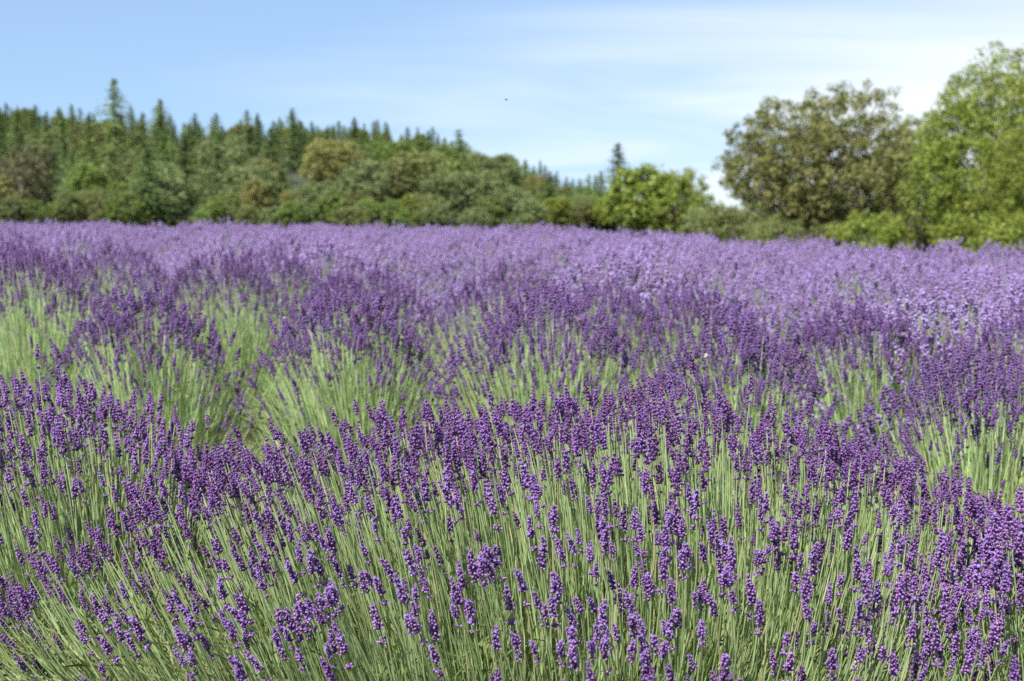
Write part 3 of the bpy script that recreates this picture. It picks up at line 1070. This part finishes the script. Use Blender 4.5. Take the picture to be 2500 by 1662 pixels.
def forest():
    rng = np.random.default_rng(31)
    groups = {
        'fir_dark': ('conifer_tree', 'dark green conifer in the forest on the hill', 'dark conifers on the hill'),
        'fir_mid': ('conifer_tree', 'mid green conifer in the forest on the hill', 'green conifers on the hill'),
        'green': ('broadleaf_tree', 'green broadleaf tree among the conifers of the hill', 'green broadleaf trees on the hill'),
        'sage': ('broadleaf_tree', 'grey-green broadleaf tree in the forest on the hill', 'grey-green trees on the hill'),
        'olive': ('broadleaf_tree', 'olive broadleaf tree in the forest on the hill', 'olive trees on the hill'),
        'gold': ('broadleaf_tree', 'yellow-green broadleaf tree in the forest on the hill', 'yellow-green trees on the hill'),
    }
    pts = []
    tries = 0
    while len(pts) < 430 and tries < 60000:
        tries += 1
        D = 100 + (425 - 100) * rng.random() ** 1.05
        px = rng.uniform(-60, 1690)
        if D > 200 and px > 1480:
            continue
        x = (px - 1250) / FPX * D
        gap = 2.5 + min(D, 300) * 0.0125 - 0.7 * (D > 320)
        if any((x - q[0]) ** 2 + ((D - q[1]) * 0.55) ** 2 < gap * gap for q in pts):
            continue
        pts.append((x, D, px))
    def capped(H, x, D, px):
        for (sp, sd, hw, top) in SPECIAL:           # nothing grows tall right in front of a tree that stands out
            if D < sd + 6 and abs(px - sp) < hw + 40:
                lim = CAM_Z + (Y_EYE - (top + 0.5 * (535 - top))) / FPX * D - gz(x, D)
                H = min(H, max(lim, 2.8))
        return H

    for (x, D, px) in sorted(pts, key=lambda q: q[1]):
        u = rng.random()
        front = D < 135
        wcon = (0.45 if px < 760 else 0.2) if front else (0.84 if px < 760 else (0.62 if D < 240 else 0.85))
        if px > 880 and D < 240:
            wcon *= 0.55
        rz = rng.uniform(0, 6.28)
        if u < wcon:
            m = 'fir_dark' if rng.random() < 0.5 else 'fir_mid'
            nm, lab, grp = groups[m]
            i = int(rng.integers(0, 5))
            H = (rng.uniform(5.0, 8.8) + (rng.random() < 0.10) * 2.8) if D > 150 else rng.uniform(6.0, 9.5)
            if px > 1150:
                H *= 0.78
            where = 'crest' if D > 330 else ('slope' if D > 150 else 'foot')
            lab, grp = lab.replace('in the forest on the hill', 'in the forest on the %s of the hill' % where), grp.replace('on the hill', 'on the %s of the hill' % where)
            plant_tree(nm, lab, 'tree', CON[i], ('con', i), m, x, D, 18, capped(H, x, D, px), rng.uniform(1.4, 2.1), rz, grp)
        else:
            m = ['green', 'sage', 'olive', 'gold' if D > 160 else 'sage', 'green', 'olive', 'sage'][int(rng.integers(0, 7))]
            nm, lab, grp = groups[m]
            i = int(rng.integers(0, 5))
            H = rng.uniform(3.2, 5.9) if front else rng.uniform(4.5, 7.5)
            if px > 1250:
                H *= 0.7
            where = 'higher up the hill' if D > 150 else 'at the foot of the hill'
            lab, grp = lab + (', higher up' if D > 150 else ', near its foot'), grp.replace('on the hill', where)
            plant_tree(nm, lab, 'tree', BRO[i], ('bro', i), m, x, D, 8, capped(H, x, D, px), rng.uniform(0.9, 1.25), rz, grp)
    # low shrubs closing the forest edge down to the ground
    for k in range(32):
        px = -40 + 1760 * (k + rng.random()) / 32
        D = rng.uniform(94, 107)
        m = ['green', 'sage', 'bright', 'olive'][int(rng.integers(0, 4))]
        i = int(rng.integers(0, 5))
        x = (px - 1250) / FPX * D
        nm = {'green': 'green', 'sage': 'grey-green', 'olive': 'olive', 'bright': 'bright green'}[m]
        plant_tree('shrub', '%s shrub along the edge of the forest, just beyond the lavender' % nm, 'shrub', BRO[i], ('bro', i), m, x, D, 8,
                   rng.uniform(2.0, 3.6), rng.uniform(0.8, 1.3), rng.uniform(0, 6.28), 'shrubs along the forest edge', 0.15)


forest()

# the big trees beyond the near corner of the field
WAL = broadleaf(900, 9.4, 12.6, 1450, 44, 0.165, 0.42, 0.0, 0.34, 11, 18, dry=0.05, shell=0.6)
ASH = broadleaf(901, 11.0, 10.4, 1300, 50, 0.155, 0.5, -0.02, 0.3, 12, 14, dry=0.06, shell=0.5)
BUSH = broadleaf(902, 4.0, 5.0, 170, 60, 0.16, 0.42, -0.04, 0.12, 8, 8, dry=0.05)


def big(proto, key, mat, px, D, top_px, H0, name, label, cat='tree', widen=1.0, rz=0.0, group=None, sink=0.0):
    x = (px - 1250) / FPX * D
    H = CAM_Z + (Y_EYE - top_px) / FPX * D - gz(x, D) + sink
    return plant_tree(name, label, cat, proto, key, mat, x, D, H0, H, widen, rz, group, sink)


big(WAL, 'walnut', 'walnut', 2000, 70, 205, 9.4, 'walnut_tree', 'broad spreading olive-brown tree with sky showing through its crown', widen=1.0, rz=0.4)
big(ASH, 'ash', 'bright', 2440, 56, 118, 11.0, 'broadleaf_tree', 'tall bright green tree overtopping the olive-brown one', widen=0.95, rz=1.0)
big(ASH, 'ash', 'bright', 2235, 74, 292, 11.0, 'broadleaf_tree', 'bright green tree between the olive-brown tree and the tallest green one', widen=0.8, rz=2.6)
big(ASH, 'ash', 'bright', 2560, 50, 260, 11.0, 'broadleaf_tree', 'bright green tree with low boughs in front of the tallest green one', widen=0.95, rz=4.0)
for (px, D, top, mat, lab) in [
        (1790, 62, 478, 'olive', 'olive bush under the outer boughs of the olive-brown tree'),
        (1880, 58, 520, 'olive', 'low olive bush at the foot of the olive-brown tree'),
        (2010, 56, 525, 'olive', 'wide olive bush growing before the trunk of the olive-brown tree'),
        (2125, 54, 500, 'bright', 'bright green bush between the olive-brown tree and the green one'),
        (2250, 60, 500, 'olive', 'olive-green bush at the foot of the green tree'),
        (2380, 54, 500, 'bright', 'bright green bush under the tall bright green tree'),
        (2480, 47, 500, 'bright', 'yellow-green bush under the low boughs of the bright green tree'),
        (1735, 80, 492, 'sage', 'pale bush in the gap beside the bright green clump on the saddle')]:
    big(BUSH, 'bush', mat, px, D, top, 4.0, 'shrub', lab, 'shrub', widen=1.05 if D > 46 else 1.0, rz=px * 0.01)


# ------------------------------------------------------------------ small creatures
def flat_mat(name, col, rough=0.5):
    m, t, out = new_mat(name)
    p = N(t, 'ShaderNodeBsdfPrincipled')
    no = N(t, 'ShaderNodeTexNoise', i_Scale=400.0)
    t.links.new(mixc(t, no.outputs[0], tuple(c * 0.7 for c in col), col), p.inputs['Base Color'])
    p.inputs['Roughness'].default_value = rough
    t.links.new(p.outputs[0], out.inputs[0])
    return m


M_BEE = flat_mat('bee_body', (0.10, 0.05, 0.015))
M_WING = flat_mat('wing', (0.55, 0.5, 0.42), 0.3)
M_MOTH = flat_mat('moth_wing', (0.75, 0.72, 0.62), 0.7)


def insect(name, label, cat, loc, L, wing_l, wing_w, body_mat, wing_mat, lift, rotz):
    o = thing(name, label, cat, loc, rotz)
    g = Geo()
    t = np.linspace(0, 1, 9)
    prof = np.array([0.02, 0.10, 0.15, 0.11, 0.17, 0.19, 0.17, 0.11, 0.02]) * L
    P = np.stack([np.zeros(9), (t - 0.5) * L, -0.08 * L * (t - 0.4) ** 2], -1)
    tube_geo(g, P[::-1], prof[::-1], 8, (0, 0, 0, 0))
    link('body', g.mesh('body', body_mat, True), o)
    for s in (-1, 1):
        for (y0, k) in ((0.1, 1.0), (-0.08, 0.75)):
            out = []
            for a in np.linspace(0, 2 * math.pi, 10, endpoint=False):
                u = 0.5 - 0.5 * math.cos(a)
                v = math.sin(a) * 0.5
                out.append((s * (0.05 * L + u * wing_l * k * math.cos(lift)), -y0 * L + v * wing_w * k, u * wing_l * k * math.sin(lift)))
            me = bpy.data.meshes.new('wing')
            me.from_pydata(out, [], [tuple(range(10))])
            me.materials.append(wing_mat)
            link('wing', me, o)
    return o


insect('honey_bee', 'small brown honey bee on a dark purple lavender flower', 'bee', (-0.72, 4.0, 0.66), 0.014, 0.011, 0.005, M_BEE, M_WING, 0.5, 0.6)
insect('white_moth', 'small cream-white moth on a dark purple lavender flower', 'moth', (0.52, 3.42, 0.61), 0.009, 0.009, 0.008, M_MOTH, M_MOTH, 1.2, 1.2)
insect('flying_insect', 'tiny dark insect flying against the blue sky', 'insect', (-0.014, 3.2, 1.27), 0.008, 0.007, 0.003, M_BEE, M_WING, 0.3, 1.3)
